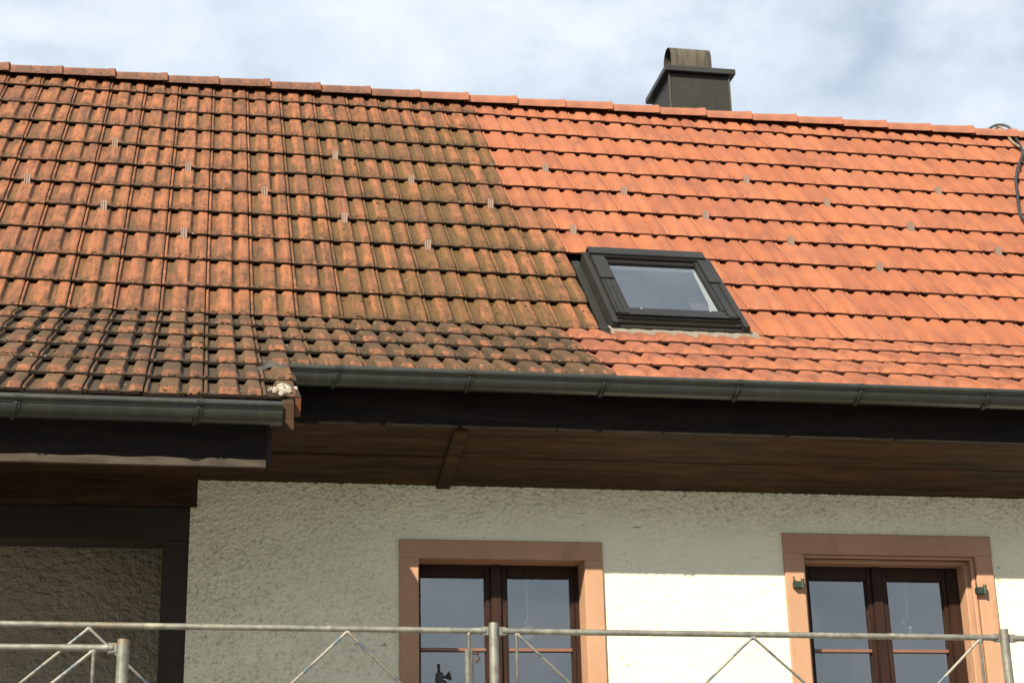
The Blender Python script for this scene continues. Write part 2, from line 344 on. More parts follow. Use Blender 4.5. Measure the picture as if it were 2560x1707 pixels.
# ---- tiles
PROF = [(.000, -.40), (.008, -.40), (.016, .42), (.045, .72), (.070, .66), (.100, .0), (.235, .0), (.262, .50), (.292, .95), (.33, 1.0), (.545, 1.0), (.580, .95), (.612, .45), (.640, .0), (.725, .0), (.750, .45), (.778, .9), (.81, .97), (.955, .92), (.990, .70), (.996, -.40)]
HB = .0165
VST = [(-.10, 1), (.25, 1), (.55, 1), (.735, 1), (.775, .96), (.84, .76), (.90, .52), (.955, .30), (.985, .17), (1.0, .06)]
def tiling(dirty):
    bm = bmesh.new()
    L1 = bm.verts.layers.float_color.new('tv'); L2 = bm.verts.layers.float_color.new('tw'); L3 = bm.verts.layers.float_vector.new('tc')
    rs = random.Random(11)
    for j in range(1, 18):
        lim = 13 if j <= 7 else (14.2 if j <= 11 else 13)
        for i in range(X0, X1):
            r = rs.random(); r2 = rs.uniform(-1, 1); r3 = rs.uniform(-1, 1); ox = rs.uniform(0, 40); yaw = rs.gauss(0, 1)
            if j > 15 and i > 6: continue
            isd = (i < 13) if (j <= 7 or j > 11) else (i < 14 or i == 14 and 9 <= j <= 11)
            d = 1.0 if isd else 0.0
            if j == 7 and i == 13: d = .62; isd = True
            if j == 6 and i == 13: d = .30; isd = True
            if isd != dirty: continue
            u0, u1 = 0.0, 1.0
            if j > 15 and i == 6: u1 = .66
            if j in (9, 10, 11):
                a0, a1 = 2.845 / w, 3.535 / w
                if i >= 14 and i + 1 <= a1 + .0: continue
                if i == 14: u1 = a0 - 14
                if i == 17: u0 = a1 - 17
            slices = [u for u, _ in PROF if u0 < u < u1] + ([u0] if u0 > 0 else [0.0]) + ([u1] if u1 < 1 else [])
            slices = sorted(set(slices))
            def flank_shade(u): return 1.0 if (.575 <= u <= .645 or .965 <= u <= .990 or .06 <= u <= .105) else 0.0
            def H(u):
                for (a, ha), (b, hb) in zip(PROF, PROF[1:]):
                    if a <= u <= b: return ha + (hb - ha) * (u - a) / max(b - a, 1e-9)
                return PROF[-1][1]
            rows = []
            hk = HB * (1.22 if j > 11 else 1.0)
            sb_, st_ = (linepos(j), linepos(j - 1) if j > 1 else linepos(1) + E_) if j <= 11 else ((j - 11) * E2, (j - 12) * E2)
            ol = 0.0
            xx = i * w
            ol = max(0, 1 - abs(xx - 2.05) / 1.0) * (1 if 3 <= j <= 11 else .4) * 1.0 + .15
            if j >= 10: ol += .1
            if j <= 2: ol *= .5
            def P(u, v, h, off=0):
                x = (i + u) * w
                n = (-.0258 if j <= 11 else -.0235) * (1 - v) + h + r2 * .0016 + yaw * .0012 * (u - .5)
                sl = sb_ + (st_ - sb_) * (1 - v)
                if j <= 11: return RP(x, sl + r3 * .003 + yaw * .002 * (u - .5), n + off), (x + ox, sl, r * 3)
                return FP(x, sl + r3 * .003 + yaw * .002 * (u - .5), n + off), (x + ox, -sl, r * 3)
            fl = 1.0 if j > 11 else (0.0)
            for (v, tp) in VST:
                row = []
                for u in slices:
                    hv = H(u)
                    lip = u < .1
                    tt = tp if not lip else (1 if v < .86 else (1 - (v - .86) / .14 * .75))
                    if hv < 0:
                        tt = 1 if v < .99 else .6
                    co, tcx = P(u, v, hv * hk * tt)
                    q = bm.verts.new(co); q[L1] = (r, max(0, min(1, hv)), max(0, v), d); q[L2] = (fl, ol, .75 if hv < -.2 and dirty else (.45 if hv < -.2 else 0), flank_shade(u)); q[L3] = tcx
                    row.append(q)
                rows.append(row)
            for dd in (0.0, -.0095):
                row = []
                for u in slices:
                    hv = max(H(u), 0); co, tcx = P(u, 1.0, hv * hk * .10 * (1 if dd == 0 else 0), dd)
                    if dd == 0: co = co
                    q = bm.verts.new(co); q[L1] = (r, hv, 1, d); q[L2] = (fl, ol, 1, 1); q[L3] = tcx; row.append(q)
                rows.append(row)
            n = len(VST)
            for a in range(n - 1):
                for k in range(len(slices) - 1):
                    bm.faces.new((rows[a][k], rows[a + 1][k], rows[a + 1][k + 1], rows[a][k + 1]))
            for k in range(len(slices) - 1):
                bm.faces.new((rows[n][k], rows[n + 1][k], rows[n + 1][k + 1], rows[n][k + 1]))
            if u1 < 1 and j > 15:      # closed side of the verge tile
                side = [rw[-1] for rw in rows[:n]]
                low = []
                for v, _ in VST:
                    co, tcx = P(u1, v, 0, -.075 if v > 0 else -.075)
                    q = bm.verts.new(co); q[L1] = (r, .6, .5, d); q[L2] = (0, .2, 0, 1); q[L3] = tcx; low.append(q)
                for k in range(len(side) - 1): bm.faces.new((side[k], low[k], low[k + 1], side[k + 1]))
                lo0 = []
                for u in (u1 - .10, u1):
                    for dd in (-.004, -.07):
                        co, tcx = P(u, 1.0, 0, dd); q = bm.verts.new(co + Vector((0, -.002, 0))); q[L1] = (r, .8, .6, .5); q[L2] = (0, 0, 0, 1); q[L3] = tcx; lo0.append(q)
                if j == 17: bm.faces.new((lo0[0], lo0[1], lo0[3], lo0[2]))
    o = link('roof_tiling', bm, M_tile, house, smooth='raw')
    for p in o.data.polygons: p.use_smooth = True
    try: o.data.set_sharp_from_angle(angle=rad(42))
    except Exception: pass
    return o
t1 = tiling(True); t1['label'] = 'weathered mossy roof tiles not yet cleaned'
t2 = tiling(False); t2['label'] = 'cleaned bright orange roof tiles'

# ---- moss cushions in the laps and pale lichen flakes
M_moss = plain('moss', (.016, .013, .005), (.060, .044, .013), 1.0, 40, .8, .004, spec=.1)
M_lich = plain('lichen', (.17, .165, .13), (.30, .29, .24), .95, 40, .5, .003, spec=.1)
rs = random.Random(23)
def clumps(name, mt, n, r0, r1, wts, flat, label):
    bm = bmesh.new(); k = 0
    while k < n:
        j = rs.choices(range(1, 18), wts)[0]; i = rs.randint(-2, 13); u = rs.random()
        if (j > 15 and i + u > 6.6) or (j in (9, 10, 11) and i + u > 14.1) or (i > 12 and not 8 <= j <= 11): continue
        if rs.random() > (.35 + .65 * max(0, 1 - abs(i - 9.5) / 6)) and j <= 11: continue
        hv = 0
        for (a, ha), (b, hb) in zip(PROF, PROF[1:]):
            if a <= u <= b: hv = max(0, ha + (hb - ha) * (u - a) / max(b - a, 1e-9))
        v = 1 - abs(rs.gauss(0, .045)) if rs.random() < .8 else rs.uniform(.1, .95)
        h = (-.0258 if j <= 11 else -.0235) * (1 - v) + hv * HB * (.1 + .9 * max(0, min(1, (1 - v) / .2)))
        st = E_ if j <= 11 else E2; r = rs.uniform(r0, r1)
        p = RP((i + u) * w, linepos(j) + st * (1 - v), h) if j <= 11 else FP((i + u) * w, (j - 11) * E2 - st * (1 - v), h)
        m_ = Matrix.Translation(p) @ Matrix.Rotation(A_ if j <= 11 else B_, 4, 'X') @ Matrix.Diagonal((rs.uniform(.8, 2.0), rs.uniform(.7, 1.3), flat, 1))
        for q in bmesh.ops.create_icosphere(bm, subdivisions=1, radius=r, matrix=m_)['verts']:
            q.co += Vector((rs.uniform(-1, 1), rs.uniform(-1, 1), rs.uniform(-1, 1))) * r * .28
        k += 1
    o = link(name, bm, mt, house); o['kind'] = 'stuff'; o['label'] = label
clumps('moss', M_moss, 2300, .0022, .0062, [.5] * 2 + [1] * 3 + [1.6] * 6 + [2.2] * 6, .6, 'dark moss cushions along the tile laps')
clumps('lichen', M_lich, 130, .0025, .0065, [.1] * 3 + [.6] * 4 + [1.2] * 4 + [2.5] * 6, .22, 'pale lichen flakes on the old tiles')

# ---- deck under the tiles, back slope
XL, XR = X0 * w, X1 * w
YA, ZA = 2.255, 2.296
bm = bmesh.new()
def quad(bm, pts): bm.faces.new([bm.verts.new(Vector(p)) for p in pts])
quad(bm, [RP(XL, 3.2, -.06), RP(XL, 0, -.06), RP(2.86, 0, -.06), RP(2.86, 3.2, -.06)])
quad(bm, [RP(3.50, 3.2, -.06), RP(3.50, 0, -.06), RP(XR, 0, -.06), RP(XR, 3.2, -.06)])
quad(bm, [RP(2.86, 3.2, -.06), RP(2.86, .80, -.06), RP(3.50, .80, -.06), RP(3.50, 3.2, -.06)])
quad(bm, [RP(2.86, .08, -.06), RP(2.86, 0, -.06), RP(3.50, 0, -.06), RP(3.50, .08, -.06)])
quad(bm, [FP(XL, -.02, -.065), FP(XL, 1.16, -.065), FP(XR, 1.16, -.065), FP(XR, -.02, -.065)])
quad(bm, [FP(XL, 1.16, -.065), FP(XL, 1.80, -.065), FP(1.27, 1.80, -.065), FP(1.27, 1.16, -.065)])
link('roof_deck', bm, M_under, house)
bm = bmesh.new()
bk = lambda x, d, n: Vector((x, YA + d * .70 , ZA - d * .714 + n))
nx = 90
vv = [[bm.verts.new(bk(XL + (XR - XL) * a / nx, d, 0.0 if not up else -.02)) for a in range(nx + 1)] for d, up in [(x_ * .3 + (.29 if q else 0), q) for x_ in range(11) for q in (0, 1)]]
for A, B in zip(vv, vv[1:]):
    for k in range(nx): bm.faces.new((A[k], A[k + 1], B[k + 1], B[k]))
M_back = plain('rear_tiles', (.12, .045, .025), (.2, .075, .04), .9, 12, .5, .01)
o = link('rear_roof', bm, M_back, house)

# ---- ridge tiles
M_ridge, t_, b_ = mat('ridge_clay')
rn = noise(t_, 7, 5, .6); rn2 = noise(t_, 30, 5, .6)
objc = t_.nodes.new('ShaderNodeTexCoord')
geo = t_.nodes.new('ShaderNodeNewGeometry'); sx = t_.nodes.new('ShaderNodeSeparateXYZ'); t_.links.new(geo.outputs['Position'], sx.inputs[0])
dm = ramp(t_, math_(t_, 'MULTIPLY', math_(t_, 'ADD', sx.outputs[0], 1), .2), [(.60, 1), (.74, 0)])
cc = mixc(t_, ramp(t_, rn, [(.35, 0), (.65, 1)]), (.19, .070, .040), (.290, .110, .062))
cd = mixc(t_, ramp(t_, rn, [(.40, 0), (.60, 1)]), (.095, .042, .027), (.205, .078, .044))
cd = mixc(t_, ramp(t_, rn2, [(.50, 0), (.64, .8)]), cd, (.030, .020, .014))
t_.links.new(mixc(t_, dm, cc, cd), b_.inputs['Base Color']); b_.inputs['Roughness'].default_value = .85
bump(t_, b_, rn2, .5, .003)
RPROF = [(-.118, -.082), (-.112, -.045), (-.098, -.022), (-.06, -.004), (-.02, .002), (.02, .002), (.06, -.004), (.098, -.022), (.112, -.045), (.118, -.082)]
def ridge(x, first):
    L = .307 + .03
    bm = bmesh.new(); rings = []
    for a, sc, dz in [(-.03, .93, -.010), (.0, .94, -.008), (.26, 1.0, 0), (.275, 1.035, .003), (.30, 1.055, .005), (.307, 1.05, .004), (.307, .93, -.012)]:
        rings.append([bm.verts.new((a, y * sc, z * sc + dz)) for y, z in RPROF])
    for A, B in zip(rings, rings[1:]):
        for k in range(len(RPROF) - 1): bm.faces.new((A[k], A[k + 1], B[k + 1], B[k]))
    o = link('ridge_tile', bm, M_ridge, house, loc=(x, YA, ZA + .018 + random.uniform(-.003, .003)), smooth=True)
    try: o.data.set_sharp_from_angle(angle=rad(40))
    except Exception: pass
    o.rotation_euler = (random.uniform(-.02, .02), random.uniform(-.006, .006), random.uniform(-.006, .006))
    return o
for k in range(-4, 25):
    o = ridge(-.191 + .307 * k, k == -4); o['group'] = 'tiles along the ridge'

# ---- snow guards
def guard_mesh():
    bm = bmesh.new(); W2 = .0145; H_ = .052
    box(bm, -W2, W2, -.001, .001, -.008, H_)                       # upright plate facing down the slope
    for xx in (-W2, -.0025, W2 - .005): box(bm, xx, xx + .005, -.0055, -.0012, -.004, H_ - .001)
    for xx in (-W2, W2 - .002):                                   # gusset down to the tile behind
        vs = [bm.verts.new(v) for v in [(xx, .0015, -.005), (xx, .0015, H_ - .003), (xx, .046, .040), (xx + .002, .0015, -.005), (xx + .002, .0015, H_ - .003), (xx + .002, .046, .040)]]
        bm.faces.new(vs[:3]); bm.faces.new(vs[3:][::-1]); bm.faces.new((vs[1], vs[4], vs[5], vs[2])); bm.faces.new((vs[0], vs[3], vs[4], vs[1]))
    vs = [bm.verts.new(v) for v in [(-.019, -.014, -.016), (.019, -.014, -.016), (.019, -.001, -.003), (-.019, -.001, -.003)]]; bm.faces.new(vs)
    vs = [bm.verts.new(v) for v in [(-.010, .002, .002), (.010, .002, .002), (.010, .10, .100), (-.010, .10, .100)]]; bm.faces.new(vs)
    return bm
gl = [(2.32, 4), (4.42, 5), (.37, 6), (6.43, 6), (2.38, 7), (4.41, 8), (8.43, 4), (10.4, 5), (8.43, 7), (12.39, 6), (10.4, 8), (14.39, 4), (16.37, 5), (14.36, 7), (20.38, 4), (18.37, 6), (22.39, 5), (20.39, 7), (26.49, 4), (24.4, 6), (22.46, 8), (26.54, 7), (28.4, 8), (32.4, 6)]
g0 = None
for i, j in gl:
    p = RP((math.floor(i) + .43) * w, linepos(j) - .040, -.006)
    if g0 is None:
        g0 = link('snow_guard', guard_mesh(), M_guard, house, loc=p); o = g0
    else:
        o = g0.copy(); C.objects.link(o); put(o, house, p)
    o.rotation_euler = (0, 0, random.uniform(-.06, .06)); o['group'] = 'snow guards on the roof'

# ---- gutters
def gutter(name, xa, xb, yo, zt, brackets, seam, label):
    bm = bmesh.new(); R = .043; yc, zc = yo + R, zt - .016
    prof = [(yc + R, zc + .049)] + [(yc + R * math.cos(a), zc + R * 1.05 * math.sin(a)) for a in [-math.pi * k / 14 for k in range(15)]]
    bead = [(yo - .004 + .012 * math.cos(a), zt - .004 + .012 * math.sin(a)) for a in [-.2 - 2 * math.pi * k / 12 for k in range(12)]]
    for pf, closed in ((prof, False), (bead, True)):
        A = [bm.verts.new((xa, y, z)) for y, z in pf]; B = [bm.verts.new((xb, y, z)) for y, z in pf]
        n = len(pf)
        for k in range(n if closed else n - 1): bm.faces.new((A[k], A[(k + 1) % n], B[(k + 1) % n], B[k]))
        if closed: bm.faces.new(A); bm.faces.new(B[::-1])
        else: bm.faces.new(A[1:]); bm.faces.new(B[1:][::-1])
    g = link(name, bm, M_gutter, house, smooth=True); g['label'] = label
    try: g.data.set_sharp_from_angle(angle=rad(50))
    except Exception: pass
    for bx in brackets:
        bb = bmesh.new()
        for off, rr, wd in ((0, R + .007, .011), (.015, R + .004, .006)):
            pf = [(yc + rr * math.cos(a), zc + rr * 1.05 * math.sin(a)) for a in [-math.pi * (.38 + .62 * k / 10) for k in range(11)]] + [(yo - .010, zt - .012)]
            lean = .018
            A = [bb.verts.new((bx + off - (zt - z) * .25, y, z)) for y, z in pf]; B = [bb.verts.new((bx + off + wd - (zt - z) * .25, y, z)) for y, z in pf]
            for k in range(len(pf) - 1): bb.faces.new((A[k], A[k + 1], B[k + 1], B[k]))
        for a_ in range(1):
            tube(bb, [(bx - .004, yo - .004, zt - .004), (bx + .022, yo - .004, zt - .004)], .0133, 12)
        s = bmesh.ops.solidify(bb, geom=bb.faces[:], thickness=-.002)
        link('bracket', bb, M_strap, g, smooth=False)
    return g
gutter('gutter', 1.315, XR, -1.145, -.606, [1.49, 1.995, 2.52, 3.06, 3.565, 4.11, 4.63, 5.15, 5.7, 6.2, 6.7], 0, 'long dark green gutter of the higher eave')
gutter('gutter', XL, 1.262, -1.765, -.940, [-1.1, -.35, .407, .985], 0, 'dark green gutter of the lower projecting eave')

# ---- fascia, soffit
ZS = -.767
boxes('fascia_board', [(1.29, XR, -.985, -.955, -.772, -.56)], M_fascia, house, .002)['label'] = 'black fascia under the long gutter'
o = boxes('fascia_board', [(XL, 1.215, -1.625, -1.595, -1.112, -.885)], M_fascia, house, .002); o['label'] = 'black fascia under the lower gutter'
bm = bmesh.new()                                     # pale worn lower edges
n = 160
def strip(bm, xa, xb, y, z0, hfn, n=200):
    prev = None
    for k in range(n + 1):
        x = xa + (xb - xa) * k / n; h = hfn(x)
        cur = [bm.verts.new((x, y, z0)), bm.verts.new((x, y, z0 + h)), bm.verts.new((x, y + .02, z0 + h)), bm.verts.new((x, y + .02, z0))]
        if prev:
            for a in range(4): bm.faces.new((prev[a], prev[(a + 1) % 4], cur[(a + 1) % 4], cur[a]))
        prev = cur
def h2(x):
    h = .026 + .002 * math.sin(x * 31)
    for c in (.135, .985): 
        d = abs(x - c); h -= .013 * max(0, 1 - d / .035)
    return h
strip(bm, XL, 1.215, -1.632, -1.122, h2)
o = link('drip_batten', bm, M_bare, house); o['label'] = 'worn pale batten along the lower fascia'
bm = bmesh.new()
rs = random.Random(3)
x = 1.44
while x < 5.6:
    L = rs.uniform(.15, .5)
    tt = max(.0015, .0065 - .0016 * (x - 1.4))
    strip(bm, x, x + L, -.989, -.776, lambda q, tt=tt: tt * (1 + .35 * math.sin(q * 60) * math.sin(q * 23)), 40)
    x += L + rs.uniform(.005, .03)
o = link('drip_batten', bm, M_bare, house); o['label'] = 'thin pale chipped edge under the long fascia'
# soffit boards run along the eave and slope gently down to the wall
sof = lambda x, y, z: Vector((x, y, z + ZS - .2094 * (y + .98)))
o = boxes('soffit', [(1.0, XR, a, b, 0, .02) for a, b in ((-.955, -.716), (-.711, -.43))] + [(XL, .999, -1.05, -.44, .001, .02)], M_wood, house, .0015, fn=sof)
o['label'] = 'brown stained boards under the eaves'
boxes('soffit_batten', [(1.236, 1.962, -.715, -.685, -.010, -.0005)], M_wood, house, .002, fn=sof)
boxes('soffit_batten', [(1.963, 2.020, -.952, -.452, -.016, -.0006)], M_wood, house, .003, fn=sof)
# end board of the lower eave box
bm = bmesh.new()
pf = [(-1.60, -1.11), (-1.60, -.93), (-.96, -.585), (-.96, ZS), (-1.20, ZS - .03)]
A = [bm.verts.new((1.215, y, z)) for y, z in pf]; B = [bm.verts.new((1.235, y, z)) for y, z in pf]
bm.faces.new(A); bm.faces.new(B[::-1])
for k in range(5): bm.faces.new((A[k], A[(k + 1) % 5], B[(k + 1) % 5], B[k]))
link('eave_end_board', bm, M_woodD, house)
boxes('verge_board', [(1.268, 1.305, -1.66, -1.02, -.12, -.028)], M_wood, house, .001, fn=lambda x, y, z: Vector((x, y, y * sb / cb + z + .02)))

# ---- walls with window openings
WL = (1.8892, 2.580, -1.1821); WR = (3.5434, 4.2838, -1.168); SILL = -2.15
Y0 = -.45; YW = -.15; XC = .9708
def wall_boxes():
    l = []
    top = -.860
    for a, b in ((XC, OL[0]), (OL[1], OR_[0]), (OR_[1], XR - .3)): l.append((a, b, YB, YW, GZ - .05, top))
    for a, b, zt_ in (OL, OR_):
        l.append((a, b, YB, YW, zt_, top)); l.append((a, b, YB, YW, GZ - .05, SILL - .06))
    return l
OL = (WL[0] - .03, WL[1] + .03, WL[2] + .02); OR_ = (3.522, 4.326, -1.131); YB = Y0 + .014
bm = bmesh.new()
for b in wall_boxes(): box(bm, *b)
bmesh.ops.remove_doubles(bm, verts=bm.verts[:], dist=.0005)
seen = {}
for f in bm.faces:
    k = tuple(round(c, 3) for c in f.calc_center_median()); seen.setdefault(k, []).append(f)
bmesh.ops.delete(bm, geom=[f for k, fs in seen.items() if len(fs) > 1 for f in fs], context='FACES_ONLY')
# modelled roughcast skin in front of the masonry
from mathutils import noise as mn
LC = bm.verts.layers.float.new('cav_shade')
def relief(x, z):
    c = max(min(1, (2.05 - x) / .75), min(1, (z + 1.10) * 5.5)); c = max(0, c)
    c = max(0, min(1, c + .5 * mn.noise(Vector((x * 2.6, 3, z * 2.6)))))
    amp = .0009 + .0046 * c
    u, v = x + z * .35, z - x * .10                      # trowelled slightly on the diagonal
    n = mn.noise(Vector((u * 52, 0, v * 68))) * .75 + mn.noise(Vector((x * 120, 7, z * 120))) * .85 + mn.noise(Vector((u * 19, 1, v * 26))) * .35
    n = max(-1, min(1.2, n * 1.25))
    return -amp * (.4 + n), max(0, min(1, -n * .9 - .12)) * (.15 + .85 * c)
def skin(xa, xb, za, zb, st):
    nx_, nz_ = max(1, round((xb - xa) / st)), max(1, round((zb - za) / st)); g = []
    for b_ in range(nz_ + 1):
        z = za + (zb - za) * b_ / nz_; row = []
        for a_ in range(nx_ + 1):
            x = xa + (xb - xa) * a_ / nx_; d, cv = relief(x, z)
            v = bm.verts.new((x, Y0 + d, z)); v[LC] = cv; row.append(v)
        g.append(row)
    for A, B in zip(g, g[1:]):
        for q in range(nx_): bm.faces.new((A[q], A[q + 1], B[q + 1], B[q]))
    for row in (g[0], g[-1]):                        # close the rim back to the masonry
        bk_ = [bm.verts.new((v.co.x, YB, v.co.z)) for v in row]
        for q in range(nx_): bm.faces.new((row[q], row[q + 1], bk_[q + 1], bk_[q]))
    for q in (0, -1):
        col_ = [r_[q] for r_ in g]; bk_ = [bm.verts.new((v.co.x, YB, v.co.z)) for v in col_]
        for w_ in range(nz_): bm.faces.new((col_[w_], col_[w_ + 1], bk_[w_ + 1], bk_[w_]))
ZB_ = -1.80
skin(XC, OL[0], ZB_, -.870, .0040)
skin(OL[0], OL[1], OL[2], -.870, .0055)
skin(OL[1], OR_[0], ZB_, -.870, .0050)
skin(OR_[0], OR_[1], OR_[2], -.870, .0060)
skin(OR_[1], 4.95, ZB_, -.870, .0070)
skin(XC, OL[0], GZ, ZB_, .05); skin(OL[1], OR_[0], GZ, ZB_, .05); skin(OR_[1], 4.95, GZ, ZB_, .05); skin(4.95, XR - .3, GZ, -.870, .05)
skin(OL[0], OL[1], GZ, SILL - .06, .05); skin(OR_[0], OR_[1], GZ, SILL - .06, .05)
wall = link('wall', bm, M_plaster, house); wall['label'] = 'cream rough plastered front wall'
boxes('timber_beam', [(XL, .996, Y0 - .009, Y0 + .16, -.989, -.872)], M_wood, house, .003)
boxes('timber_beam', [(XL, XC - .001, Y0 - .002, Y0 + .16, -1.126, -.991)], M_woodD, house, .003)
boxes('timber_post', [(.8695, XC - .001, Y0 + .001, Y0 + .15, GZ, -1.127)], M_woodD, house, .003)
boxes('recessed_wall', [(XL, XC, .30, .45, GZ, -.7)], M_plaster2, house)['label'] = 'dark brown plastered wall set back behind the post'
boxes('recess_ceiling', [(XL, XC, Y0 + .161, .299, -.90, -.88)], M_woodD, house)
boxes('side_wall', [(XL - .15, XL - .001, Y0, 4.3, GZ, ZS)], M_plaster, house); boxes('side_wall', [(XR - .29, XR - .05, YW + .002, 4.3, GZ, ZS)], M_plaster, house)
boxes('rear_wall', [(XL, XR - .3, 4.3, 4.5, GZ, ZS)], M_plaster, house)
for xx in (XL + .02, XR - .06):
    bm = bmesh.new()
    V = [bm.verts.new((xx, y, z)) for y, z in ((Y0, -.90), (0, -.08), (YA, ZA - .08), (4.35, ZS + .02))]; bm.faces.new(V)
    link('gable', bm, M_plaster, house)

# ---- windows
def ring(bm, ox0, ox1, oz, ix0, ix1, iz, y0, y1, zb):
    """U shaped surround (jambs and lintel) butted end to end"""
    box(bm, ox0, ix0, y0, y1, zb, iz); box(bm, ix1, ox1, y0, y1, zb, iz); box(bm, ox0, ox1, y0, y1, iz, oz)
def window(X, outer, panes, yg, steps, label, bracket=False):
    x0, x1, zt = X
    fr = bmesh.new()
    fx0, fx1, fz1, fz0 = x0 - .028, x1 + .028, zt + .01, SILL
    y0 = yg - .012
    p = panes; zp = p['top']; zb = SILL + .06
    # fixed frame + casement stiles/rails, all butted
    mid = (p['l'][1] + p['r'][0]) / 2
    def stile(a, b, ya): box(fr, a, b, ya, yg + .05, fz0 + .001, fz1, bev=.003)
    stile(fx0, p['l'][0] + .0, y0 + .004); stile(p['r'][1] + .018, fx1, y0 + .002)
    stile(p['r'][1], p['r'][1] + .0175, y0 + .010)
    stile(p['l'][1], mid - .026, y0 + .004); stile(mid + .019, p['r'][0], y0 + .004); stile(mid - .0255, mid + .0185, y0 - .008)
    for a, b in (p['l'], p['r']):
        box(fr, a + .0005, b - .0005, y0 + .004, yg + .05, zp, fz1, bev=.003); box(fr, a + .0005, b - .0005, y0 + .004, yg + .05, fz0, zb, bev=.003)
    wo = link('window', fr, M_frame, house); wo['label'] = label
    bm = bmesh.new()
    o0, o1, oz = outer
    if not steps:
        ring(bm, o0, o1, oz, x0, x1, zt, Y0 - .015, Y0 + .0, SILL - .05); ring(bm, x0 - .029, x1 + .029, zt + .019, x0, x1, zt, Y0 + .0, YW - .02, SILL - .05)
    else:
        sx0, sx1, sz = steps
        ring(bm, o0, o1, oz, sx0, sx1, sz, Y0 - .015, Y0 + .004, SILL - .05)
        ring(bm, sx0 - .002, sx1 + .002, sz + .002, sx0 + .011, sx1 - .016, sz - .013, Y0 + .004, Y0 + .022, SILL - .05)
        ring(bm, sx0 - .002, sx1 + .002, sz + .002, sx0 + .001, sx1 - .002, sz - .002, Y0 + .022, Y0 + .040, SILL - .05)
        ring(bm, x0 - .029, x1 + .029, zt + .019, x0, x1, zt, Y0 + .040, YW - .02, SILL - .05)
    for v in bm.verts:      # hand worked edges
        pass
    bmesh.ops.bevel(bm, geom=[e for e in bm.edges if e.calc_length() > .3], offset=.0035, segments=1, affect='EDGES')
    link('surround', bm, M_sand, wo)
    boxes('sill', [(o0 - .04, o1 + .04, Y0 - .05, yg, SILL - .12, SILL - .051)], M_sand, wo, .006)
    for a, b in (p['l'], p['r']):
        boxes('pane', [(a - .006, b + .006, yg + .014, yg + .017, zb - .006, zp + .006)], M_glass, wo)
        boxes('glazing_bar', [(a, b, yg - .004, yg + .0135, p['bar'] - .007, p['bar'] + .006)], M_bar, wo, .001)
    if bracket:
        for bx, bz in ((3.4956, -1.2739), (4.3166, -1.2898)):
            bb = bmesh.new()
            box(bb, bx - .022, bx + .012, Y0 - .043, Y0 - .0155, bz - .017, bz + .012, bev=.003)
            tube(bb, [(bx + .016, Y0 - .038, bz - .018), (bx + .016, Y0 - .038, bz + .022)], .0075, 10)
            tube(bb, [(bx - .018, Y0 - .028, bz + .010), (bx - .020, Y0 - .032, bz + .034)], .003, 6)
            link('shutter_hinge', bb, M_green, wo)
    return wo
window(WL, (1.8105, 2.6568, -1.1052), dict(l=(1.9136, 2.1826), r=(2.2772, 2.5453), top=-1.2327, bar=-1.5307), Y0 + .122, None, 'double casement window with plain pink stone surround')
window(WR, (3.4468, 4.3934, -1.0509), dict(l=(3.5996, 3.8601), r=(3.9539, 4.2116), top=-1.2252, bar=-1.5279), Y0 + .122, (3.5331, 4.3147, -1.1399), 'double casement window with moulded surround and shutter hinges', True)
# rooms behind the windows
for a, b in ((1.2, 2.9), (3.0, 5.0)):
    bm = bmesh.new(); c0, c1, zt_, zb_ = YW + .002, 2.0, -.9, -3.2
    for pts in ([(a, c1, zb_), (b, c1, zb_), (b, c1, zt_), (a, c1, zt_)], [(a, c0, zb_), (a, c1, zb_), (a, c1, zt_), (a, c0, zt_)], [(b, c0, zb_), (b, c1, zb_), (b, c1, zt_), (b, c0, zt_)],
                [(a, c0, zt_), (b, c0, zt_), (b, c1, zt_), (a, c1, zt_)], [(a, c0, zb_), (b, c0, zb_), (b, c1, zb_), (a, c1, zb_)]): quad(bm, pts)
    link('room', bm, M_room, house)

# ---- skylight (in roof coordinates: x, s, n)
sk = boxes('skylight', [(2.856, 2.884, -.020, .775, -.02, .050), (3.491, 3.520, -.020, .775, -.02, .050), (2.8845, 3.4905, .040, .064, -.02, .046), (2.8845, 3.4905, .715, .775, -.02, .058)], M_zincD, house, .002, fn=RP)
sk['label'] = 'dark metal roof window'
boxes('flashing', [(2.815, 2.855, -.04, .80, -.030, -.012), (3.521, 3.550, -.04, .80, -.030, -.012), (2.815, 3.55, -.075, -.045, -.02, .002)], M_zincD, sk, .002, fn=RP)
boxes('top_cover', [(2.882, 3.484, .706, .785, .060, .077), (2.880, 3.492, .786, .800, -.01, .060), (2.888, 3.480, .690, .7055, .055, .068)], M_zinc, sk, .003, fn=RP)
for (xa, xb, lab) in ((2.8844, 2.9503, 0), (3.4338, 3.4908, 1)):
    ls = [(xa, xb, .052, .430, .036, .064), (xa, xb, .431, .700, .036, .070)]
    ls += [(xa + .014, xa + .018, .053, .429, .0645, .069), (xa + .040, xa + .043, .053, .429, .0645, .067)] if not lab else [(xb - .018, xb - .014, .053, .429, .0645, .069)]
    boxes('side_cover', ls, M_zinc, sk, .002, fn=RP)
boxes('sash', [(2.9505, 2.961, .128, .700, .030, .060), (3.4165, 3.4335, .128, .700, .030, .060), (2.9505, 3.4335, .066, .1275, .030, .056), (2.9615, 3.416, .658, .700, .030, .052)], M_zinc, sk, .002, fn=RP)
for xx in (3.02, 3.36): 
    bb = bmesh.new(); bmesh.ops.create_icosphere(bb, subdivisions=2, radius=.0045, matrix=Matrix.Translation(RP(xx, .118, .057))); link('screw', bb, M_silver, sk, smooth=True)
